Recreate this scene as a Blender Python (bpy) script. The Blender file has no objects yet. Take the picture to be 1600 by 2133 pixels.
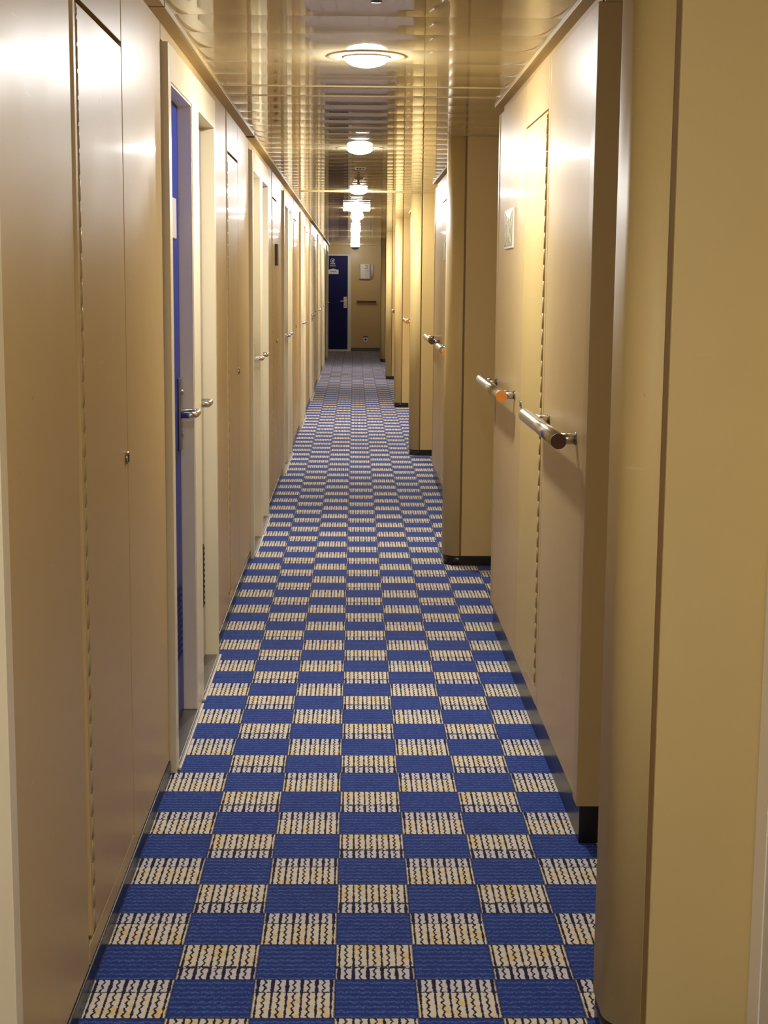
import bpy, bmesh, math, random
from mathutils import Vector, Matrix

# ------------------------------------------------------------------ camera, world, exposure
S = bpy.context.scene
C = S.collection
EYE, FOC = 1.45, 3183.0
PITCH, YAW, ROLL = 0.15007, 0.02018, -0.00845
cp, sp, cy, sy = math.cos(PITCH), math.sin(PITCH), math.cos(YAW), math.sin(YAW)
fwd = Vector((sy*cp, cy*cp, -sp)); rgt = Vector((cy, -sy, 0)); dwn = fwd.cross(rgt)
cr, sr = math.cos(ROLL), math.sin(ROLL)
rg2 = cr*rgt + sr*dwn; dw2 = -sr*rgt + cr*dwn
cam_d = bpy.data.cameras.new('camera'); cam = bpy.data.objects.new('camera', cam_d); C.objects.link(cam)
mw = Matrix((rg2, -dw2, -fwd)).transposed().to_4x4(); mw.translation = (0, 0, EYE)
cam.matrix_world = mw
cam_d.sensor_fit = 'VERTICAL'; cam_d.sensor_height = 36.0; cam_d.lens = FOC/2133*36.0
cam_d.clip_start = 0.05; cam_d.clip_end = 100
S.camera = cam

W = bpy.data.worlds.new('world'); S.world = W; W.use_nodes = True
W.node_tree.nodes['Background'].inputs[0].default_value = (0.02, 0.02, 0.02, 1)
W.node_tree.nodes['Background'].inputs[1].default_value = 0.0

S.view_settings.view_transform = 'Standard'; S.view_settings.look = 'None'
S.view_settings.gamma = 1.0; S.view_settings.use_curve_mapping = False
S.view_settings.exposure = 0.60
LAMP = 300.0                    # radiance of the frosted lamp domes
LAMP_COL = (1.0, 0.98, 0.955)
S.cycles.use_denoising = True; S.cycles.use_adaptive_sampling = True; S.cycles.adaptive_threshold = 0.04
S.cycles.max_bounces = 7; S.cycles.diffuse_bounces = 5; S.cycles.glossy_bounces = 4
S.cycles.sample_clamp_indirect = 6.0

# layout (metres): x across the corridor, y along it, z up
CEIL = 2.165
XL = -0.54                      # face of the left wall panels
XR = 0.585                      # face of the right wall panels
XB = 0.745                      # back of the right-hand alcoves
Y0, Y1 = -3.0, 31.9
UL = 3.53                       # left wall module
UR = 5.0                        # right wall module

# ------------------------------------------------------------------ materials
def lin(c):
    return tuple((v/255/12.92 if v/255 <= 0.04045 else ((v/255+0.055)/1.055)**2.4) for v in c) + (1,)

class NT:
    def __init__(s, name):
        s.mat = bpy.data.materials.new(name); s.mat.use_nodes = True
        s.t = s.mat.node_tree; s.n = s.t.nodes; s.b = s.n['Principled BSDF']
    def link(s, a, b): s.t.links.new(a, b)
    def put(s, sock, v):
        if isinstance(v, bpy.types.NodeSocket): s.link(v, sock)
        else: sock.default_value = v
    def m(s, op, a, b=None, c=None):
        n = s.n.new('ShaderNodeMath'); n.operation = op
        s.put(n.inputs[0], a)
        if b is not None: s.put(n.inputs[1], b)
        if c is not None: s.put(n.inputs[2], c)
        return n.outputs[0]
    def mix(s, f, a, b):
        n = s.n.new('ShaderNodeMix'); n.data_type = 'RGBA'
        s.put(n.inputs[0], f); s.put(n.inputs[6], a); s.put(n.inputs[7], b)
        return n.outputs[2]
    def coords(s):
        return s.n.new('ShaderNodeTexCoord').outputs['Object']
    def xyz(s, v):
        n = s.n.new('ShaderNodeSeparateXYZ'); s.link(v, n.inputs[0]); return n.outputs
    def vec(s, x, y, z):
        n = s.n.new('ShaderNodeCombineXYZ'); s.put(n.inputs[0], x); s.put(n.inputs[1], y); s.put(n.inputs[2], z); return n.outputs[0]
    def noise(s, vec, scale, detail=2.0, rough=0.5):
        n = s.n.new('ShaderNodeTexNoise'); s.link(vec, n.inputs['Vector'])
        n.inputs['Scale'].default_value = scale; n.inputs['Detail'].default_value = detail
        n.inputs['Roughness'].default_value = rough
        return n.outputs['Fac']
    def step(s, v, lo, hi):
        n = s.n.new('ShaderNodeMapRange'); n.interpolation_type = 'SMOOTHSTEP'
        s.put(n.inputs[0], v); n.inputs[1].default_value = lo; n.inputs[2].default_value = hi
        return n.outputs[0]
    def bump(s, h, strength, dist=0.01):
        n = s.n.new('ShaderNodeBump'); n.inputs['Strength'].default_value = strength
        n.inputs['Distance'].default_value = dist; s.link(h, n.inputs['Height'])
        s.link(n.outputs[0], s.b.inputs['Normal'])

def plain(name, col, rough=0.4, metal=0.0, var=0.03, scale=6.0, spec=0.5):
    t = NT(name); v = t.coords()
    f = t.noise(v, scale, 3.0)
    a = tuple(max(0, c*(1-var)) for c in lin(col)[:3]) + (1,)
    b = tuple(min(1, c*(1+var)) for c in lin(col)[:3]) + (1,)
    t.link(t.mix(f, a, b), t.b.inputs['Base Color'])
    t.b.inputs['Roughness'].default_value = rough; t.b.inputs['Metallic'].default_value = metal
    t.b.inputs['Specular IOR Level'].default_value = spec
    return t.mat

def wall_mat(name, col, rough, scuffs=True, coat=0.0):
    # painted steel sheet: faint tone variation, small dark specks and short pale scratches
    t = NT(name); v = t.coords(); x, y, z = t.xyz(v)
    base = t.mix(t.noise(v, 3.0, 3.0), lin(col), lin(tuple(c*0.96 for c in col)))
    if scuffs:
        sp_ = t.step(t.noise(v, 42.0, 1.0), 0.80, 0.83)
        base = t.mix(t.m('MULTIPLY', sp_, 0.55), base, lin((92, 72, 45)))
        sv = t.vec(t.m('MULTIPLY', x, 9.0), t.m('MULTIPLY', y, 9.0), t.m('MULTIPLY', z, 90.0))
        sc = t.step(t.noise(sv, 1.0, 0.0), 0.83, 0.86)
        base = t.mix(t.m('MULTIPLY', sc, 0.3), base, lin((225, 205, 160)))
    t.link(base, t.b.inputs['Base Color'])
    r = t.m('MULTIPLY_ADD', t.noise(v, 5.0, 3.0), 0.25*rough, rough*0.87)
    t.link(r, t.b.inputs['Roughness'])
    t.b.inputs['Specular IOR Level'].default_value = 0.35
    t.b.inputs['Coat Weight'].default_value = coat; t.b.inputs['Coat Roughness'].default_value = 0.09
    if scuffs: t.bump(t.noise(v, 700.0, 1.0), 0.02, 0.0004)
    return t.mat

def carpet_mat():
    t = NT('checked_carpet'); v = t.coords(); x, y, z = t.xyz(v)
    wv = t.vec(t.m('MULTIPLY', x, 1.0), t.m('MULTIPLY', y, 1.0), 0.0)
    j1 = t.m('MULTIPLY', t.m('SUBTRACT', t.noise(wv, 150.0, 1.0), 0.5), 0.0040)
    j2 = t.m('MULTIPLY', t.m('SUBTRACT', t.noise(t.vec(t.m('ADD', x, 7.3), y, 0.0), 150.0, 1.0), 0.5), 0.0040)
    cx = t.m('DIVIDE', t.m('ADD', t.m('ADD', x, j1), 0.0329), 0.16781)
    cyy = t.m('DIVIDE', t.m('SUBTRACT', t.m('ADD', y, j2), 3.8757), 0.17024)
    ci, ri = t.m('FLOOR', cx), t.m('FLOOR', cyy)
    u, w = t.m('SUBTRACT', cx, ci), t.m('SUBTRACT', cyy, ri)
    light = t.m('FLOORED_MODULO', t.m('ADD', ci, ri), 2.0)
    codd = t.m('FLOORED_MODULO', ci, 2.0)
    # t0 runs from the yellow end of a pale cell to its bar end; neighbours in odd columns are turned round
    t0 = t.m('ABSOLUTE', t.m('SUBTRACT', t.m('SUBTRACT', 1.0, w), codd))
    bars = t.step(t0, 0.63, 0.66)
    # alternating straight and zigzag yarn lines
    p = t.m('FRACT', t.m('MULTIPLY', u, 5.5))
    zz = t.m('SUBTRACT', t.m('PINGPONG', t.m('MULTIPLY', w, 13.0), 1.0), 0.5)
    n1 = t.m('SUBTRACT', t.noise(wv, 210.0, 1.0), 0.5)
    wob = t.m('ADD', t.m('MULTIPLY', zz, 0.17), t.m('MULTIPLY', n1, 0.22))
    d1 = t.m('ABSOLUTE', t.m('SUBTRACT', t.m('ADD', p, t.m('MULTIPLY', n1, 0.10)), 0.25))
    d2 = t.m('ABSOLUTE', t.m('SUBTRACT', t.m('ADD', p, wob), 0.72))
    w1 = t.m('ADD', 0.076, t.m('MULTIPLY', bars, 0.05))
    w1 = t.m('ADD', w1, t.m('MULTIPLY', t.m('SUBTRACT', t.noise(wv, 45.0, 1.0), 0.5), 0.16))
    l1 = t.step(t.m('SUBTRACT', w1, d1), -0.03, 0.03)
    l2 = t.step(t.m('SUBTRACT', 0.075, d2), -0.03, 0.03)
    thr = t.m('ABSOLUTE', t.m('SUBTRACT', t.m('ADD', t0, t.m('MULTIPLY', zz, 0.04)), 0.66))
    l3 = t.m('MULTIPLY', t.step(t.m('SUBTRACT', 0.022, thr), -0.015, 0.015), t.step(t.noise(wv, 90.0, 1.0), 0.42, 0.5))
    lines = t.m('MAXIMUM', t.m('MAXIMUM', l1, l2), l3)
    cream = t.mix(bars, lin((235, 228, 214)), lin((222, 220, 228)))
    yel = t.m('MULTIPLY', t.step(t.noise(wv, 30.0, 1.0), 0.50, 0.60), t.m('SUBTRACT', 1.0, t.step(t0, 0.40, 0.62)))
    cream = t.mix(t.m('MULTIPLY', yel, 0.9), cream, lin((236, 212, 150)))
    dark = t.mix(t.noise(wv, 60.0, 1.0), lin((18, 13, 20)), lin((28, 24, 74)))
    pale = t.mix(lines, cream, dark)
    # blue cells: fine wavy cross rows
    rows = t.m('SINE', t.m('MULTIPLY', t.m('ADD', w, t.m('ADD', t.m('MULTIPLY', t.m('SUBTRACT', t.noise(wv, 70.0, 2.0), 0.5), 0.10),
               t.m('MULTIPLY', t.m('SINE', t.m('MULTIPLY', u, 60.0)), 0.010))), 2*math.pi*8))
    rowf = t.m('MULTIPLY', t.step(rows, -0.2, 0.95), t.step(t.noise(wv, 260.0, 2.0), 0.36, 0.62))
    blue = t.mix(rowf, lin((25, 55, 138)), lin((84, 114, 184)))
    blue = t.mix(t.m('MULTIPLY', t.step(t.noise(wv, 9.0, 3.0), 0.5, 0.8), 0.35), blue, lin((20, 42, 112)))
    col = t.mix(light, blue, pale)
    eu = t.m('MINIMUM', t.m('MINIMUM', u, t.m('SUBTRACT', 1.0, u)), t.m('MINIMUM', w, t.m('SUBTRACT', 1.0, w)))
    edge = t.step(t.m('SUBTRACT', 0.014, eu), -0.006, 0.008)
    col = t.mix(t.m('MULTIPLY', edge, 0.8), col, lin((20, 26, 70)))
    t.link(col, t.b.inputs['Base Color'])
    t.b.inputs['Roughness'].default_value = 0.85
    t.b.inputs['Specular IOR Level'].default_value = 0.25
    t.b.inputs['Sheen Weight'].default_value = 0.16; t.b.inputs['Sheen Roughness'].default_value = 0.30
    t.b.inputs['Sheen Tint'].default_value = (0.82, 0.84, 1.0, 1)
    h = t.m('ADD', t.m('MULTIPLY', t.noise(wv, 500.0, 2.0), 0.6), t.m('MULTIPLY', t.m('SUBTRACT', 1.0, lines), 0.3))
    t.bump(h, 0.35, 0.003)
    return t.mat

def emit_mat(name, col, strength):
    t = NT(name)
    t.b.inputs['Base Color'].default_value = (0.8, 0.8, 0.8, 1)
    t.b.inputs['Emission Color'].default_value = col + (1,)
    t.b.inputs['Emission Strength'].default_value = strength
    return t.mat

M = {}
M['wall'] = wall_mat('beige_wall_laminate', (206, 179, 124), 0.40, coat=0.04)
M['locker'] = wall_mat('yellow_beige_locker_laminate', (212, 186, 118), 0.42, coat=0.03)
M['pillar'] = wall_mat('beige_pillar_paint', (209, 185, 125), 0.50)
M['ceiling'] = wall_mat('glossy_ceiling_enamel', (206, 188, 146), 0.03, scuffs=False)
M['carpet'] = carpet_mat()
M['cream'] = plain('cream_door_frame_paint', (232, 221, 190), 0.32)
M['grey_paint'] = plain('grey_jamb_paint', (246, 238, 222), 0.4)
M['white_paint'] = plain('white_door_paint', (224, 219, 205), 0.4)
M['taupe'] = plain('taupe_door_paint', (172, 160, 138), 0.35)  # white door with its shade mixed into a grey-beige colour
M['blue_door'] = plain('blue_door_laminate', (25, 40, 122), 0.4, spec=0.3)
M['navy_door'] = plain('navy_door_laminate', (11, 18, 84), 0.5, spec=0.2)
M['dark'] = plain('dark_gap', (30, 24, 18), 0.8)
M['black'] = plain('black_skirting', (26, 23, 22), 0.28)
M['skirt_grey'] = plain('grey_skirting', (88, 84, 74), 0.45)
M['steel'] = plain('brushed_steel', (205, 200, 190), 0.24, 1.0, 0.04, 40.0)
M['dull_steel'] = plain('dull_steel', (150, 148, 142), 0.38, 1.0, 0.08, 30.0)
M['trim'] = plain('ceiling_trim_enamel', (196, 172, 118), 0.45)
M['joint'] = plain('brown_joint_strip', (128, 98, 56), 0.5)
M['hinge'] = plain('painted_hinge', (184, 160, 110), 0.35)
M['brown_cap'] = plain('brown_end_cap', (84, 52, 36), 0.35)  # reflection on steel end caps painted as brown; also colours the socket cover
M['orange_cap'] = plain('orange_end_cap', (205, 122, 40), 0.4)  # orange reflection on the steel end caps put into the base colour
M['dome'] = emit_mat('frosted_lamp_dome', LAMP_COL, LAMP)
M['ring'] = plain('lamp_ring_enamel', (205, 190, 150), 0.2)
M['white_plastic'] = plain('white_plastic', (228, 226, 218), 0.4)
M['grey_plastic'] = plain('grey_plastic', (110, 104, 96), 0.35)
M['silver'] = plain('silver_plastic', (212, 206, 198), 0.3, 0.3)
M['sign_green'] = plain('grey_green_sign_face', (142, 138, 96), 0.25)
M['sign_pale'] = plain('pale_sign_figure', (214, 212, 190), 0.4)
M['sign_dark'] = plain('dark_sign_face', (60, 36, 26), 0.4)
M['logo_white'] = plain('white_print', (225, 225, 222), 0.5)
M['text_grey'] = plain('grey_print', (120, 118, 112), 0.5)
M['wood'] = plain('brown_wood_rail', (120, 76, 46), 0.35)

# ------------------------------------------------------------------ mesh helpers
class MB:
    def __init__(s): s.bm = bmesh.new(); s.mi = 0
    def box(s, x0, x1, y0, y1, z0, z1, bev=0.0):
        vs = [s.bm.verts.new((x, y, z)) for z in (z0, z1) for y in (y0, y1) for x in (x0, x1)]
        fs = [s.bm.faces.new([vs[i] for i in q]) for q in
              ((0, 2, 3, 1), (4, 5, 7, 6), (0, 1, 5, 4), (2, 6, 7, 3), (0, 4, 6, 2), (1, 3, 7, 5))]
        for f in fs: f.material_index = s.mi
        if bev > 0:
            es = list({e for f in fs for e in f.edges})
            r = bmesh.ops.bevel(s.bm, geom=es, offset=bev, segments=2, profile=0.5, affect='EDGES')
            for f in r['faces']: f.material_index = s.mi
        return s
    def prism(s, pts, z0, z1, smooth=()):
        """pts: list of (x, y) anticlockwise, extruded along z"""
        n = len(pts)
        a = [s.bm.verts.new((p[0], p[1], z0)) for p in pts]; b = [s.bm.verts.new((p[0], p[1], z1)) for p in pts]
        for i in range(n):
            f = s.bm.faces.new((a[i], a[(i+1) % n], b[(i+1) % n], b[i])); f.smooth = i in smooth; f.material_index = s.mi
        s.bm.faces.new(a[::-1]).material_index = s.mi; s.bm.faces.new(b).material_index = s.mi
        return s
    def plate(s, pts, axis, d0, d1):
        """outline in the plane across `axis` ('x' -> (y, z) pairs, 'y' -> (x, z) pairs), extruded from d0 to d1"""
        mk = (lambda p, d: (d, p[0], p[1])) if axis == 'x' else (lambda p, d: (p[0], d, p[1]))
        n = len(pts)
        a = [s.bm.verts.new(mk(p, d0)) for p in pts]; b = [s.bm.verts.new(mk(p, d1)) for p in pts]
        for i in range(n):
            s.bm.faces.new((a[i], a[(i+1) % n], b[(i+1) % n], b[i])).material_index = s.mi
        s.bm.faces.new(a[::-1]).material_index = s.mi; s.bm.faces.new(b).material_index = s.mi
        return s
    def tube(s, path, r, seg=16, caps=True, sz=1.0):
        path = [Vector(p) for p in path]; rings = []
        for i, p in enumerate(path):
            d = (path[min(i+1, len(path)-1)] - path[max(i-1, 0)]).normalized()
            up = Vector((0, 0, 1)) if abs(d.z) < 0.9 else Vector((0, 1, 0))
            a = d.cross(up).normalized(); b = a.cross(d).normalized()
            rings.append([s.bm.verts.new(p + a*r*math.cos(2*math.pi*k/seg) + b*r*sz*math.sin(2*math.pi*k/seg)) for k in range(seg)])
        for i in range(len(rings)-1):
            for k in range(seg):
                f = s.bm.faces.new((rings[i][k], rings[i][(k+1) % seg], rings[i+1][(k+1) % seg], rings[i+1][k])); f.smooth = True; f.material_index = s.mi
        if caps:
            s.bm.faces.new(rings[0][::-1]).material_index = s.mi; s.bm.faces.new(rings[-1]).material_index = s.mi
        return s
    def lathe(s, prof, cx, cyy, seg=40):
        """prof: list of (radius, z), turned about the vertical through (cx, cyy)"""
        rings = []
        for r, z in prof:
            if r < 1e-6: rings.append([s.bm.verts.new((cx, cyy, z))])
            else: rings.append([s.bm.verts.new((cx+r*math.cos(2*math.pi*k/seg), cyy+r*math.sin(2*math.pi*k/seg), z)) for k in range(seg)])
        for a, b in zip(rings, rings[1:]):
            for k in range(seg):
                k2 = (k+1) % seg
                if len(a) == 1 and len(b) == 1: continue
                if len(a) == 1: f = s.bm.faces.new((a[0], b[k2], b[k]))
                elif len(b) == 1: f = s.bm.faces.new((a[k], a[k2], b[0]))
                else: f = s.bm.faces.new((a[k], a[k2], b[k2], b[k]))
                f.smooth = True; f.material_index = s.mi
        return s
    def build(s, name, mat, parent=None, label=None):
        me = bpy.data.meshes.new(name)
        bmesh.ops.recalc_face_normals(s.bm, faces=s.bm.faces)
        s.bm.to_mesh(me); s.bm.free()
        for m_ in (mat if isinstance(mat, (list, tuple)) else [mat]): me.materials.append(m_)
        o = bpy.data.objects.new(name, me); C.objects.link(o)
        if parent is not None: o.parent = parent; o.matrix_parent_inverse = Matrix.Translation(-parent.location)
        if label: o['label'] = label
        return o

def empty(name, loc=(0, 0, 0)):
    o = bpy.data.objects.new(name, None); o.location = loc; o.empty_display_size = 0.1; C.objects.link(o)
    return o
def tag(o, label, cat, group=None):
    o['label'] = label; o['category'] = cat
    if group: o['group'] = group
    return o
def struct(o):
    o['kind'] = 'structure'; return o

def copy_tree(o, dy, parent=None):
    c = o.copy(); C.objects.link(c)
    if parent is None: c.location.y += dy
    else:
        c.parent = parent
    for ch in list(o.children): copy_tree(ch, dy, c)
    return c

ORD = ['first', 'second', 'third', 'fourth', 'fifth', 'sixth', 'seventh', 'eighth', 'ninth', 'tenth',
       'eleventh', 'twelfth', 'thirteenth', 'fourteenth', 'fifteenth', 'sixteenth']

# ------------------------------------------------------------------ floor, ceiling, end walls
f = MB(); f.box(-0.66, 0.84, Y0, Y1+0.02, -0.05, 0.0)
struct(f.build('floor', M['carpet']))

# ceiling: crosswise metal planks, each sagging a little, with fine open joints
PL, SAG, NS = 0.305, 0.0013, 12
c = MB(); bm = c.bm
xs = [-0.60 + 1.42*i/24 for i in range(25)]
k0 = math.floor((Y0-5.86)/PL); k1 = math.ceil((Y1-5.86)/PL)
rnd = random.Random(4)
for k in range(k0, k1):
    ya = max(Y0, 5.86+k*PL+0.0001); yb = min(Y1, 5.86+(k+1)*PL-0.0001)
    sag = SAG*rnd.uniform(0.75, 1.2); tilt = rnd.uniform(-0.0003, 0.0003)
    rows = []
    for j in range(NS+1):
        q = j/NS; y = ya+(yb-ya)*q
        arc = 1-(2*q-1)**2
        rows.append([bm.verts.new((x, y, CEIL - (sag+0.007*min(x*x, 0.3))*arc + tilt*(q-0.5))) for x in xs])
    for a, b in zip(rows, rows[1:]):
        for i in range(len(xs)-1):
            fc = bm.faces.new((a[i], b[i], b[i+1], a[i+1])); fc.smooth = True
    for r_, yy in ((rows[0], ya), (rows[-1], yb)):     # turned-up plank edges
        up = [bm.verts.new((x, yy, CEIL+0.012)) for x in xs]; lo_ = [bm.verts.new(v_.co) for v_ in r_]
        for i in range(len(xs)-1): bm.faces.new((lo_[i], lo_[i+1], up[i+1], up[i]))
me = bpy.data.meshes.new('ceiling'); bm.normal_update(); bm.to_mesh(me); bm.free(); me.materials.append(M['ceiling'])
ceil = bpy.data.objects.new('ceiling', me); C.objects.link(ceil); struct(ceil)
b = MB(); b.box(-0.66, 0.84, Y0, Y1+0.02, CEIL+0.012, CEIL+0.05); struct(b.build('ceiling', M['dark']))
# cover strips over two ceiling joints
s_ = MB(); s_.box(-0.445, 0.512, 12.62, 12.65, CEIL-0.007, CEIL+0.002, 0.001); s_.box(-0.44, 0.506, 12.68, 12.70, CEIL-0.005, CEIL+0.002, 0.001)
struct(s_.build('trim_1', M['trim']))
s_ = MB(); s_.box(-0.495, 0.56, 5.858, 5.866, CEIL-0.003, CEIL+0.002); s_.box(-0.495, 0.56, 6.161, 6.169, CEIL-0.003, CEIL+0.002)
struct(s_.build('trim_2', M['trim']))

b = MB(); b.box(-0.66, 0.84, Y0-0.04, Y0, 0, CEIL+0.03); struct(b.build('wall_back', M['wall']))
DX0, DX1, FR1 = -0.62, -0.145, -0.075       # far cabin door: leaf and frame
b = MB(); b.box(FR1, 0.84, Y1, Y1+0.06, 0.075, CEIL+0.03); b.box(-0.66, FR1, Y1, Y1+0.06, 1.985, CEIL+0.03)
struct(b.build('wall_end', M['wall']))
b = MB(); b.box(FR1, 0.84, Y1-0.006, Y1+0.05, 0.0, 0.075, 0.002); struct(b.build('baseboard_end', M['skirt_grey']))

# ------------------------------------------------------------------ left wall: door pairs, panels, lockers
NL = range(-2, 8)
wl = MB(); wb = MB(); bb = MB()
def clampbox(mb, x0, x1, ya, yb, z0, z1, bev=0.0):
    ya, yb = max(ya, Y0), min(yb, Y1)
    if yb-ya > 0.01: mb.box(x0, x1, ya, yb, z0, z1, bev)
for k in NL:
    B = 4.38+UL*k
    clampbox(wl, XL-0.04, XL, B-0.004, B+1.444, 2.106, CEIL+0.01)
    clampbox(wl, XL-0.04, XL, B+1.446, B+2.138, 0.045, CEIL+0.01, 0.0015)
    clampbox(wl, XL-0.04, XL+0.002, B+2.168, B+2.190, 0.10, CEIL+0.01, 0.001)
    clampbox(wl, XL-0.04, XL-0.012, B+2.136, B+2.170, 0.05, CEIL+0.01)
    clampbox(wl, XL-0.04, XL, B+2.150, B+2.793, 0.045, 0.085)
    clampbox(wl, XL-0.04, XL, B+2.216, B+2.788, 1.988, CEIL+0.01, 0.001)
    clampbox(wl, XL-0.04, XL, B+2.797, B+3.518, 0.045, CEIL+0.01, 0.0015)
    clampbox(bb, XL-0.04, XL+0.004, B+1.446, B+3.518, 0.0, 0.043, 0.003)
struct(wl.build('wall_left', M['wall']))
wb.box(-0.66, -0.62, Y0, Y1, 0, CEIL+0.01); struct(wb.build('wall_left', M['dark']))
struct(bb.build('baseboard_left', M['black']))

def lever(parent, x, y, z, sgn, mat='steel', out=0.058, ln=0.115):
    """return-to-door lever: stands out from the leaf at y, runs along sgn and turns back in"""
    n = MB(); p = []
    xo = x+out
    p.append((x, y, z)); p.append((xo-0.016, y, z))
    for a in range(1, 6):
        q = a/6*math.pi/2; p.append((xo-0.016+0.016*math.sin(q), y+sgn*0.016*(1-math.cos(q)), z))
    p.append((xo, y+sgn*0.03, z)); p.append((xo, y+sgn*(ln-0.016), z))
    for a in range(1, 6):
        q = a/6*math.pi/2; p.append((xo-0.016*(1-math.cos(q)), y+sgn*(ln-0.016+0.016*math.sin(q)), z))
    p.append((x+0.012, y+sgn*ln, z))
    n.tube(p, 0.0085, 12, True, 1.25)
    return n.build('lever_handle', M[mat], parent)

def door_left(name, ya, yb, oa, ob, handle_far, leafmat, lining, louvre=True):
    d = struct(empty(name, (XL, (ya+yb)/2, 0)))
    XF, XD = XL+0.02, -0.568
    fr = MB()
    fr.box(-0.615, XF, ya, oa, 0.0, 2.10, 0.0015); fr.box(-0.615, XF, ob, yb, 0.0, 2.10, 0.0015); fr.box(-0.615, XF, oa, ob, 2.0, 2.10, 0.0)
    fr.build('door_frame', M['cream'], d)
    if lining:
        g = MB(); g.box(XD, XF-0.004, ob-0.004, ob+0.0, 0.018, 1.996); g.box(XD, XF-0.004, oa, oa+0.004, 0.018, 1.996); g.box(XD, XF-0.004, oa+0.004, ob-0.004, 1.994, 2.0)
        g.build('jamb_lining', M[lining], d)
    lf = MB(); lf.box(XD-0.04, XD, oa+0.005, ob-0.008, 0.022, 1.992, 0.001); lf.build('door_leaf', M[leafmat], d)
    th = MB(); th.box(-0.615, XF+0.001, oa, ob, 0.0, 0.016, 0.002); th.build('threshold', M['dull_steel'], d)
    te = MB(); te.box(XF+0.001, XF+0.011, ya+0.02, yb-0.02, 0.0, 0.012, 0.003); te.build('threshold_edge', M['silver'], d)
    yh = ob-0.055 if handle_far else oa+0.055
    sg = -1 if handle_far else 1
    pl = MB(); pl.box(XD, XD+0.010, yh-0.024, yh+0.024, 0.90, 1.135, 0.003); p_ = pl.build('lock_plate', M['dull_steel'], d)
    cyl = MB(); cyl.tube([(XD+0.009, yh, 0.955), (XD+0.016, yh, 0.955)], 0.009, 14); cyl.build('lock_cylinder', M['steel'], p_)
    cyl = MB(); cyl.tube([(XD+0.009, yh, 1.09), (XD+0.016, yh, 1.09)], 0.008, 14); cyl.build('lock_cylinder', M['steel'], p_)
    lever(d, XD+0.008, yh, 1.025, sg)
    if louvre:
        lo = MB(); lo.box(XD, XD+0.002, oa+0.12, ob-0.06, 0.22, 0.46)
        for i in range(11): lo.box(XD+0.001, XD+0.006, oa+0.13, ob-0.07, 0.232+i*0.021, 0.240+i*0.021)
        lo.build('ventilation_grille', M['dark' if leafmat != 'blue_door' else 'navy_door'], d)
    return d

dn = 0
doors_left = []
for k in NL:
    B = 4.38+UL*k
    if B+1.44 > Y1 or B < Y0: continue
    first = (k == 0)
    dn += 1; da = door_left('door_%d' % dn, B, B+0.744, B+0.06, B+0.630, True, 'blue_door' if first else 'white_paint', 'grey_paint' if first else None)
    dn += 1; db = door_left('door_%d' % dn, B+0.748, B+1.44, B+0.830, B+1.395, False, 'taupe', None)
    if first:
        s_ = MB(); s_.box(-0.568, -0.562, 4.76, 4.905, 1.575, 1.700, 0.004); s_.build('cabin_number_plate', M['silver'], da, 'pale grey number plate')

G_LOCK = 'tall locker doors along the left wall'
nl = 0
for k in NL:
    B = 4.38+UL*k
    if B < Y0 or B+2.2 < 1.5 or B+2.79 > Y1: continue
    t = empty('locker_door', (XL, B+2.19, 0.09)); nl += 1
    lab = ['tall beige locker door nearest the camera on the left wall, with a keyhole lock',
           'second beige locker door along the left wall, just beyond the blue cabin door',
           'third beige locker door along the left wall, carrying a small dark sign',
           'fourth beige locker door along the left wall, counting from the camera',
           'fifth beige locker door along the left wall, counting from the camera',
           'sixth beige locker door along the left wall, counting from the camera',
           'seventh beige locker door along the left wall, counting from the camera',
           'eighth beige locker door along the left wall, counting from the camera',
           'last beige locker door on the left wall before the navy end door'][nl-1]
    tag(t, lab, 'locker', G_LOCK)
    p = MB(); p.box(XL-0.03, XL, B+2.216, B+2.788, 0.09, 1.976, 0.0015); p.build('door_panel', M['wall'], t)
    h = MB(); z = 0.10; i = 0
    while z < 1.96:
        h.tube([(XL-0.001, B+2.206, z), (XL-0.001, B+2.206, min(z+0.042, 1.965))], 0.0045, 8); z += 0.050
    h.build('piano_hinge', M['hinge'], t)
    l = MB(); l.tube([(XL, B+2.765, 1.03), (XL+0.006, B+2.765, 1.03)], 0.015, 20); lk = l.build('lock', M['steel'], t)
    l = MB(); l.box(XL+0.006, XL+0.0072, B+2.7625, B+2.7675, 1.02, 1.04); l.build('keyhole', M['dark'], lk)

# small dark sign standing off the third locker
s_ = MB(); s_.box(XL+0.0006, XL+0.018, 10.50, 10.64, 1.548, 1.692, 0.002)
tag(s_.build('small_sign', M['sign_dark']), 'small dark red-brown sign on the third locker door of the left wall', 'sign')

# ceiling edge trims, left
tn = 2
for a, b_ in ((Y0, 0.60), (0.63, 4.12), (4.14, 7.74), (7.80, 11.40), (11.43, 15.0), (15.03, 18.6), (18.63, 22.2), (22.23, 25.8), (25.83, 29.4), (29.43, Y1)):
    m_ = MB(); m_.box(XL, XL+0.042, a, b_, CEIL-0.016, CEIL-0.012, 0.001); m_.box(XL+0.038, XL+0.042, a, b_, CEIL-0.014, CEIL+0.004)
    tn += 1; struct(m_.build('trim_%d' % tn, M['trim']))
m_ = MB(); m_.box(XL+0.001, XL+0.040, 7.742, 7.752, CEIL-0.020, CEIL-0.006); tn += 1; struct(m_.build('trim_%d' % tn, M['dark']))

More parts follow.
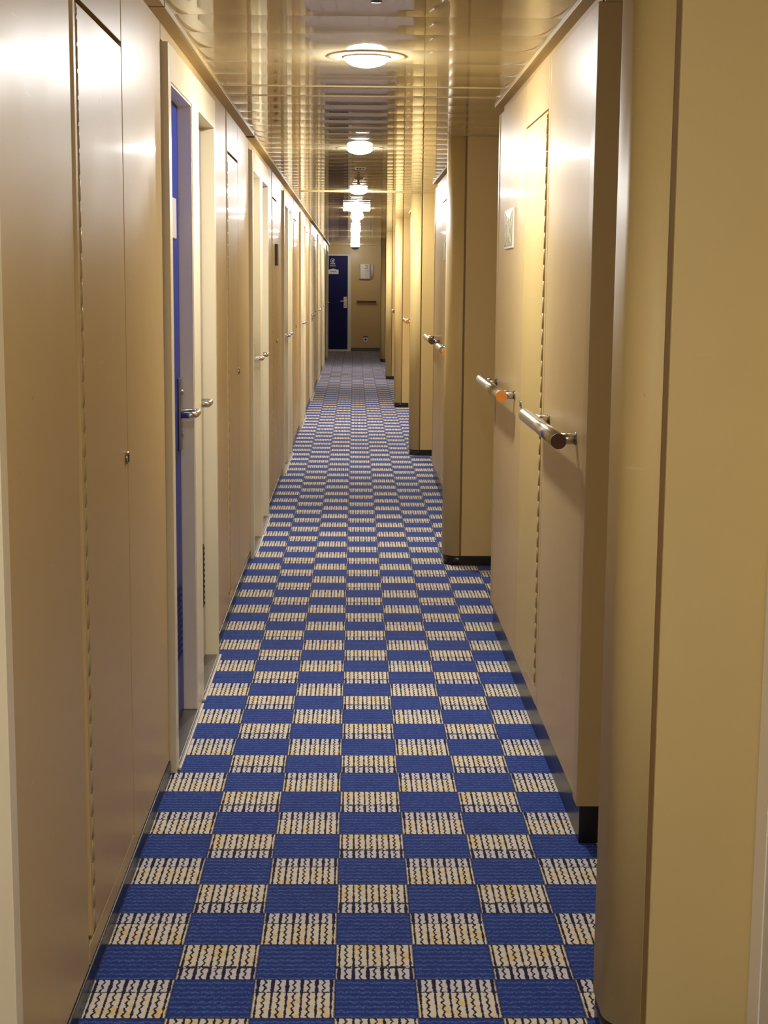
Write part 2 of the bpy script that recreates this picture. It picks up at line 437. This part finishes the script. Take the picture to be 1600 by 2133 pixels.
# ------------------------------------------------------------------ right wall: panels between alcoves
wr = MB(); rb = MB()
for k in range(-2, 6):
    a = 3.80+UR*k; b_ = a+2.545
    clampbox(wr, XR-0.0, XR+0.05, a+0.072, a+0.900, 0.112, CEIL-0.047, 0.0015)       # near panel
    clampbox(wr, XR+0.0, XR+0.05, a+0.906, a+0.948, 0.112, CEIL-0.047, 0.001)
    clampbox(wr, XR+0.004, XR+0.05, a+0.940, a+0.9645, 0.14, 1.97)
    clampbox(wr, XR, XR+0.05, a+0.950, a+1.562, 0.112, 0.160)
    clampbox(wr, XR, XR+0.05, a+0.954, a+1.560, 1.972, CEIL-0.047, 0.001)
    clampbox(wr, XR, XR+0.05, a+1.564, b_-0.047, 0.112, CEIL-0.047, 0.0015)
    clampbox(wr, XR+0.014, XB+0.02, a+0.004, a+0.05, CEIL-0.06, CEIL+0.01)          # return faces into the alcoves
    clampbox(wr, XR+0.03, XB+0.02, b_-0.04, b_-0.01, 0.10, CEIL+0.01)
    clampbox(wr, XR+0.014, XR+0.05, a+0.02, b_-0.02, CEIL-0.06, CEIL+0.01)
    clampbox(rb, XR+0.008, XB+0.02, a+0.012, b_-0.012, 0.0, 0.110, 0.003)
struct(wr.build('wall_right', M['wall']))
wr = MB(); wr.box(XB+0.012, 0.84, Y0, Y1, 0, CEIL+0.01); struct(wr.build('wall_right', M['wall']))
struct(rb.build('baseboard_right', M['black']))
for k in range(-1, 6):
    a = 3.80+UR*k; b_ = a+2.545
    if a < Y0 or b_ > Y1: continue
    tr = MB(); tr.box(XR-0.003, XB+0.016, a-0.004, a+0.068, 0.105, CEIL-0.047, 0.003); tr.box(XR-0.003, XR+0.03, b_-0.044, b_+0.002, 0.105, CEIL-0.047, 0.003)
    tn += 1; struct(tr.build('trim_%d' % tn, M['hinge']))
    tr = MB(); tr.box(XR-0.020, XR+0.030, a-0.05, b_+0.03, CEIL-0.016, CEIL+0.004, 0.001)
    tn += 1; struct(tr.build('trim_%d' % tn, M['trim']))

G_LR = 'locker doors in the right wall'
rl = ['beige locker door in the right wall, beside the nearest handrails',
      'beige locker door in the right wall just beyond the second pillar',
      'beige locker door in the right wall behind the third pillar',
      'beige locker door in the right wall behind the fourth pillar']
for k in range(0, 3):
    a = 3.80+UR*k
    t = empty('locker_door', (XR, a+0.955, 0.165)); tag(t, rl[k], 'locker', G_LR)
    p = MB(); p.box(XR, XR+0.03, a+0.966, a+1.558, 0.164, 1.966, 0.0015); p.build('door_panel', M['locker'], t)
    h = MB(); z = 0.18
    while z < 1.95:
        h.tube([(XR-0.001, a+0.958, z), (XR-0.001, a+0.958, min(z+0.047, 1.955))], 0.004, 8); z += 0.049
    h.build('piano_hinge', M['hinge'], t)
    l = MB(); l.tube([(XR, a+1.53, 1.03), (XR-0.005, a+1.53, 1.03)], 0.014, 20); lk = l.build('lock', M['steel'], t)
    l = MB(); l.box(XR-0.0062, XR-0.005, a+1.5275, a+1.5325, 1.02, 1.04); l.build('keyhole', M['dark'], lk)

# handrails
G_RAIL = 'steel handrails on the right wall'
def handrail(ya, yb, cap, label):
    t = empty('handrail', (XR, (ya+yb)/2, 1.043)); tag(t, label, 'handrail', G_RAIL)
    z, x = 1.043, 0.530
    b = MB(); b.tube([(x, ya+0.006, z), (x, yb-0.006, z)], 0.0205, 28); b.build('rail_bar', M['steel'], t)
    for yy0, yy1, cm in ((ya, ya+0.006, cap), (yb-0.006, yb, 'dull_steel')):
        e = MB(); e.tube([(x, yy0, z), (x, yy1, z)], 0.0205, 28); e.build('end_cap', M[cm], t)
    for yy in (ya+0.07, yb-0.16):
        g = MB(); g.tube([(x+0.012, yy, z), (XR, yy, z)], 0.0150, 20); bo = g.build('bracket', M['steel'], t)
        g = MB(); g.tube([(XR-0.003, yy, z), (XR, yy, z)], 0.0175, 20); g.build('rosette', M['dull_steel'], bo)
    return t
rails = ['steel handrail nearest the camera on the right wall, with a dark brown end cap',
         'steel handrail with an orange end cap, second from the camera on the right wall',
         'steel handrail with an orange end cap peeping out just past the second pillar',
         'steel handrail with a brown end cap in front of the third pillar',
         None, 'steel handrail with an orange end cap between the third and fourth pillars',
         None, 'small far handrail showing beyond the fourth pillar']
i = 0
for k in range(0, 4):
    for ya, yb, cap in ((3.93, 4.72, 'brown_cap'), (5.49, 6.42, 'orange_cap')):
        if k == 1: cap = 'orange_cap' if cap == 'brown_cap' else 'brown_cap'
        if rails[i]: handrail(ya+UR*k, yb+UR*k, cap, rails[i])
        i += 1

# muster sign: four arrows pointing in to a knot of people
t = empty('safety_sign', (XR, 5.855, 1.648)); tag(t, 'silver-green safety sign on the right wall above the second handrail', 'sign')
n = MB(); n.box(XR-0.006, XR, 5.700, 6.010, 1.575, 1.722, 0.001); n.build('sign_frame', M['white_plastic'], t)
n = MB(); n.box(XR-0.0075, XR-0.005, 5.712, 5.998, 1.585, 1.712); n.build('sign_face', M['sign_green'], t)
n = MB(); x0, x1 = XR-0.0086, XR-0.0074
for sy_ in (1, -1):
    for sz_ in (1, -1):
        cyc, czc = 5.855+sy_*0.085, 1.648+sz_*0.036
        dv = Vector((-sy_*0.85, -sz_*0.5)).normalized(); nv = Vector((-dv.y, dv.x))
        pt = lambda a, b: (cyc+dv.x*a+nv.x*b, czc+dv.y*a+nv.y*b)
        n.plate([pt(-0.042, -0.007), pt(0.008, -0.007), pt(0.008, -0.019), pt(0.036, 0), pt(0.008, 0.019), pt(0.008, 0.007), pt(-0.042, 0.007)], 'x', x0, x1)
for oy, oz, sc in ((-0.024, -0.004, 0.8), (0.024, -0.004, 0.8), (0, 0.002, 1.0)):
    cyc, czc = 5.855+oy, 1.648+oz
    n.plate([(cyc+0.009*sc*math.cos(q*math.pi/8), czc+0.030*sc+0.009*sc*math.sin(q*math.pi/8)) for q in range(16)], 'x', x0, x1)
    n.plate([(cyc-0.014*sc, czc+0.018*sc), (cyc-0.014*sc, czc-0.008*sc), (cyc-0.008*sc, czc-0.034*sc), (cyc+0.008*sc, czc-0.034*sc), (cyc+0.014*sc, czc-0.008*sc), (cyc+0.014*sc, czc+0.018*sc)], 'x', x0, x1)
n.build('sign_symbol', M['sign_pale'], t)

s_ = MB(); s_.box(XR-0.006, XR-0.0006, 9.98, 10.12, 1.585, 1.70, 0.001)
tag(s_.build('small_sign', M['white_plastic']), 'small white sign edge on the right wall just left of the second pillar', 'sign')

# pillars
G_PIL = 'rounded pillars along the right wall'
pl_lab = ['tall rounded beige pillar nearest the camera, filling the right edge',
          'second rounded beige pillar from the camera, shaded, beyond the two near handrails',
          'third rounded beige pillar from the camera, with the bright lamp patch on it',
          'fourth rounded beige pillar from the camera on the right side',
          'fifth rounded beige pillar from the camera on the right side',
          'farthest rounded beige pillar on the right, next to the end wall']
def pillar_outline(P, d, r, x0, x1, s_=10):
    pts = []
    for q in range(s_+1):
        a = math.pi*1.5 - q/s_*math.pi/2; pts.append((x0+r+r*math.cos(a), P+r+r*math.sin(a)))
    for q in range(s_+1):
        a = math.pi - q/s_*math.pi/2; pts.append((x0+r+r*math.cos(a), P+d-r+r*math.sin(a)))
    pts += [(x1, P+d), (x1, P)]
    return pts[::-1]
for k in range(6):
    P = 2.75+UR*k if k else 2.69
    xp, zs = (0.464, 0.050) if k else (0.481, 0.060)
    t = empty('pillar', (0.6, P+0.1, 0)); tag(t, pl_lab[k], 'pillar', G_PIL)
    o = pillar_outline(P, 0.22, 0.545-xp-0.0005, xp, 0.545)
    n_ = len(o)
    post = MB(); post.prism(o, zs, CEIL, smooth=set(range(2, n_-1)))
    post.build('corner_post', M['pillar'], t)
    fp = MB(); fp.box(0.5555, XB+0.008, P+0.0005, P+0.22, zs, CEIL, 0.003); fp.build('face_panel', M['pillar'], t)
    gp = MB(); gp.box(0.540, 0.560, P+0.007, P+0.21, zs, CEIL-0.001); gp.build('joint_strip', M['joint'], t)
    sk = MB(); sk.prism(pillar_outline(P+0.004, 0.212, 0.545-xp-0.004, xp+0.004, XB+0.008), 0.0, zs, smooth=set(range(2, n_-1))); sk.build('skirting', M['black'], t)

# alcove door just inside the right edge of the photograph
d = struct(empty('door_%d' % (dn+1), (XB, 2.3, 0)))
m_ = MB(); m_.box(XB, XB+0.012, 2.614, 2.688, 0, 2.08, 0.001); m_.box(XB, XB+0.012, 1.80, 1.872, 0, 2.08, 0.001); m_.box(XB, XB+0.012, 1.872, 2.614, 2.0, 2.08)
m_.build('door_frame', M['grey_paint'], d)
m_ = MB(); m_.box(XB+0.002, XB+0.012, 1.874, 2.612, 0.02, 1.998); m_.build('door_leaf', M['white_paint'], d)
m_ = MB(); m_.tube([(XB+0.002, 1.95, 1.02), (XB-0.045, 1.95, 1.02), (XB-0.05, 1.96, 1.02), (XB-0.05, 2.06, 1.02)], 0.009, 12); m_.build('lever_handle', M['steel'], d)

# ------------------------------------------------------------------ end of the corridor
d = struct(empty('door_%d' % (dn+2), (-0.36, Y1, 0)))
m_ = MB(); m_.box(-0.66, FR1, Y1-0.012, Y1+0.05, 1.955, 1.985, 0.002); m_.box(DX1, FR1, Y1-0.012, Y1+0.05, 0.0, 1.955, 0.002); m_.box(-0.66, DX1, Y1-0.012, Y1+0.05, 0.0, 0.035, 0.002)
m_.build('door_frame', M['white_paint'], d)
m_ = MB(); m_.box(-0.66, DX1-0.003, Y1+0.004, Y1+0.05, 0.035, 1.953); m_.build('door_leaf', M['navy_door'], d)
m_ = MB(); m_.box(-0.50, -0.20, Y1+0.0, Y1+0.004, 0.18, 0.42)
for i in range(9): m_.box(-0.49, -0.21, Y1-0.003, Y1+0.001, 0.20+i*0.024, 0.208+i*0.024)
m_.build('ventilation_grille', M['navy_door'], d)
m_ = MB(); m_.box(-0.228, -0.160, Y1-0.004, Y1+0.004, 0.888, 1.118, 0.002); lp = m_.build('lock_plate', M['white_plastic'], d)
m_ = MB(); m_.tube([(-0.194, Y1-0.008, 0.935), (-0.194, Y1-0.003, 0.935)], 0.012, 16); m_.build('lock_cylinder', M['dark'], lp)
m_ = MB(); m_.tube([(-0.194, Y1-0.008, 1.075), (-0.194, Y1-0.003, 1.075)], 0.012, 16); m_.build('lock_cylinder', M['text_grey'], lp)
m_ = MB(); m_.tube([(-0.194, Y1, 1.03), (-0.194, Y1-0.045, 1.03), (-0.205, Y1-0.055, 1.03), (-0.295, Y1-0.055, 1.03)], 0.010, 12); m_.build('lever_handle', M['white_plastic'], d)
# emblem: ring with a swirl and lines of print
m_ = MB()
ringp = lambda r0, r1, a0, a1, cx_, cz_, n=20: [(cx_+r0*math.cos(a0+(a1-a0)*i/n), cz_+r0*math.sin(a0+(a1-a0)*i/n)) for i in range(n+1)] + [(cx_+r1*math.cos(a1-(a1-a0)*i/n), cz_+r1*math.sin(a1-(a1-a0)*i/n)) for i in range(n+1)]
m_.plate(ringp(0.047, 0.037, 0.2, 5.6, -0.457, 1.852), 'y', Y1-0.0, Y1+0.006)
m_.plate(ringp(0.026, 0.016, 2.4, 7.6, -0.452, 1.852), 'y', Y1-0.0, Y1+0.006)
m_.plate([(-0.474, 1.834), (-0.464, 1.828), (-0.437, 1.872), (-0.446, 1.880)], 'y', Y1, Y1+0.006)
for x0, x1, z0, z1 in ((-0.505, -0.478, 1.783, 1.798), (-0.470, -0.405, 1.781, 1.799), (-0.515, -0.395, 1.742, 1.755)):
    m_.box(x0, x1, Y1, Y1+0.006, z0, z1)
m_.build('door_emblem', M['logo_white'], d)
arch = [(-0.60, 1.583), (-0.336, 1.583), (-0.336, 1.673), (-0.375, 1.672), (-0.41, 1.684), (-0.45, 1.692), (-0.49, 1.684), (-0.525, 1.672), (-0.60, 1.672)]
m_ = MB(); m_.plate(arch, 'y', Y1-0.002, Y1+0.005); np_ = m_.build('name_plate', M['white_plastic'], d, 'white arched name plate')
m_ = MB()
for i in range(7): m_.box(-0.50+i*0.018, -0.487+i*0.018, Y1-0.003, Y1-0.001, 1.620, 1.645)
m_.build('plate_lettering', M['text_grey'], np_)

t = empty('wall_dispenser', (0.21, Y1, 1.64)); tag(t, 'silver curved dispenser box on the end wall right of the navy door', 'dispenser')
m_ = MB()
pr = [(0.088, Y1), (0.088, Y1-0.05), (0.096, Y1-0.062), (0.12, Y1-0.072), (0.20, Y1-0.078), (0.30, Y1-0.072), (0.322, Y1-0.06), (0.331, Y1-0.045), (0.331, Y1)]
m_.prism(pr[::-1], 1.493, 1.787); m_.build('body', M['silver'], t)
m_ = MB(); m_.plate(ringp(0.03, 0.02, -1.2, 2.4, 0.232, 1.742), 'y', Y1-0.083, Y1-0.070); m_.box(0.185, 0.275, Y1-0.082, Y1-0.07, 1.696, 1.706); m_.box(0.235, 0.285, Y1-0.081, Y1-0.07, 1.648, 1.656); m_.build('print', M['text_grey'], t)
t = empty('cup_holder', (0.357, Y1, 1.64)); tag(t, 'narrow white holder on the end wall beside the silver dispenser', 'holder')
m_ = MB(); m_.tube([(0.357, Y1-0.025, 1.535), (0.357, Y1-0.025, 1.785)], 0.022, 18); m_.build('tube', M['white_plastic'], t)
m_ = MB(); m_.tube([(0.357, Y1-0.025, 1.495), (0.357, Y1-0.025, 1.535)], 0.010, 14); m_.build('foot', M['silver'], t)
m_ = MB(); m_.box(0.350, 0.364, Y1-0.02, Y1, 1.60, 1.72); m_.build('clip', M['silver'], t)

t = empty('handrail', (0.242, Y1, 1.023)); tag(t, 'short brown handrail across the end wall below the dispenser', 'handrail')
m_ = MB(); m_.tube([(0.041, Y1-0.055, 1.023), (0.443, Y1-0.055, 1.023)], 0.020, 20); m_.build('rail_bar', M['wood'], t)
for x_ in (0.11, 0.375):
    m_ = MB(); m_.tube([(x_, Y1, 1.018), (x_, Y1-0.045, 1.018)], 0.012, 14); m_.build('bracket', M['dull_steel'], t)

t = empty('wall_socket', (0.232, Y1, 0.25)); tag(t, 'white wall socket low on the end wall under the handrail', 'socket')
m_ = MB(); m_.box(0.187, 0.279, Y1-0.012, Y1, 0.200, 0.288, 0.004); m_.build('socket_plate', M['white_plastic'], t)
m_ = MB(); m_.tube([(0.233, Y1-0.014, 0.243), (0.233, Y1-0.011, 0.243)], 0.020, 20); m_.build('plug_hole', M['dark'], t)
m_ = MB(); m_.box(0.180, 0.286, Y1-0.02, Y1, 0.296, 0.314, 0.002); m_.build('socket_cover', M['brown_cap'], t)

# ------------------------------------------------------------------ ceiling fittings
G_LAMP = 'round lamps down the middle of the ceiling'
def lamp(x, y, label, r=0.070, ring=0.128, drop=0.030):
    t = empty('ceiling_lamp', (x, y, CEIL)); tag(t, label, 'lamp', G_LAMP)
    m_ = MB(); m_.lathe([(r+0.004, CEIL-0.0034), (ring-0.004, CEIL-0.0036), (ring, CEIL-0.0026), (ring, CEIL+0.006)], x, y, 56); m_.build('trim_ring', M['ceiling'], t)
    m_ = MB(); m_.lathe([(r+0.005, CEIL), (r+0.005, CEIL-0.0075), (r, CEIL-0.0085), (r, CEIL-0.004)], x, y, 48); m_.build('collar', M['white_plastic'], t)
    m_ = MB(); m_.lathe([(r*math.cos(a), CEIL-0.006-drop*math.sin(a)) for a in [i/10*math.pi/2 for i in range(10)]] + [(0, CEIL-0.006-drop)], x, y, 40)
    m_.build('lamp_dome', M['dome'], t)
    return t
lamp(0.034, 5.08, 'glowing round ceiling lamp nearest the camera, largest of the row')
lamp(0.024, 8.50, 'second glowing round ceiling lamp from the camera')
lamp(0.026, 12.42, 'third glowing round ceiling lamp, by the cover strip across the ceiling')
lamp(0.022, 17.55, 'fourth glowing round ceiling lamp, just past the square lamp')
lamp(0.010, 22.3, 'fifth glowing round ceiling lamp from the camera')
lamp(0.008, 25.3, 'sixth and farthest glowing round ceiling lamp before the grey dome')
lamp(0.034, 0.9, 'round ceiling lamp overhead, above the picture edge by the camera')
lamp(0.034, -1.8, 'round ceiling lamp behind the camera, outside the picture')

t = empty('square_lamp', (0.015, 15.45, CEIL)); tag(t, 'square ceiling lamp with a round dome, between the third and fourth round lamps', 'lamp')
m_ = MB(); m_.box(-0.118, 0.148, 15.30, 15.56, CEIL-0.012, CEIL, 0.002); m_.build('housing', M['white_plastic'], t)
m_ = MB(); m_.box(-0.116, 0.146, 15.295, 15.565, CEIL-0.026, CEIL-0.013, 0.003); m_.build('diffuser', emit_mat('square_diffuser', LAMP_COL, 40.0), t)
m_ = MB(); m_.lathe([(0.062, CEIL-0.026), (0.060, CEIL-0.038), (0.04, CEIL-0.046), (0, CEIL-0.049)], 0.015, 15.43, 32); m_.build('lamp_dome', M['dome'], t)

t = empty('dome_camera', (0.005, 30.6, CEIL)); tag(t, 'round ceiling dome with a glowing top and grey lower bowl at the corridor end', 'lamp')  # ceiling lamp: glowing band above a grey bowl
m_ = MB(); m_.lathe([(0.085, CEIL), (0.088, CEIL-0.012), (0.082, CEIL-0.052)], 0.005, 30.6, 32); m_.build('bright_band', emit_mat('far_lamp_band', LAMP_COL, 110.0), t)
m_ = MB(); m_.lathe([(0.090, CEIL-0.050), (0.088, CEIL-0.062), (0.074, CEIL-0.088), (0.045, CEIL-0.104), (0, CEIL-0.110)], 0.005, 30.6, 32); m_.build('bowl', M['grey_plastic'], t)

G_SPR = 'ceiling sprinklers'
def sprinkler(x, y, label):
    t = empty('sprinkler', (x, y, CEIL)); tag(t, label, 'sprinkler', G_SPR)
    m_ = MB(); m_.lathe([(0.036, CEIL), (0.034, CEIL-0.006), (0.012, CEIL-0.009), (0, CEIL-0.009)], x, y, 28); m_.build('escutcheon', M['dull_steel'], t)
    m_ = MB(); m_.tube([(x, y, CEIL-0.006), (x, y, CEIL-0.036)], 0.008, 12); m_.build('stem', M['grey_plastic'], t)
    m_ = MB(); m_.lathe([(0, CEIL-0.034), (0.014, CEIL-0.035), (0.014, CEIL-0.038), (0, CEIL-0.039)], x, y, 20); m_.build('deflector', M['grey_plastic'], t)
sprinkler(0.023, 11.05, 'sprinkler head hanging from the ceiling between the second and third lamps')
sprinkler(0.050, 3.90, 'sprinkler head cut by the top edge of the picture, nearest on the ceiling')
t = empty('ceiling_label', (0.03, 10.03, CEIL)); tag(t, 'small white ceiling label with three dark marks beyond the second lamp', 'label')
m_ = MB(); m_.box(-0.002, 0.066, 9.93, 10.13, CEIL-0.0035, CEIL, 0.001); m_.build('label_plate', M['trim'], t)
m_ = MB()
for i in range(3): m_.box(0.006+i*0.019, 0.020+i*0.019, 9.98, 10.08, CEIL-0.0042, CEIL-0.003)
m_.build('label_marks', M['dark'], t)
t = empty('ceiling_speaker', (0.036, 7.6, CEIL)); tag(t, 'small flush round cover on the ceiling just before the second lamp', 'cover')
m_ = MB(); m_.lathe([(0.036, CEIL), (0.034, CEIL-0.004), (0.03, CEIL-0.005), (0, CEIL-0.005)], 0.036, 7.6, 28); m_.build('cover_disc', M['ring'], t)
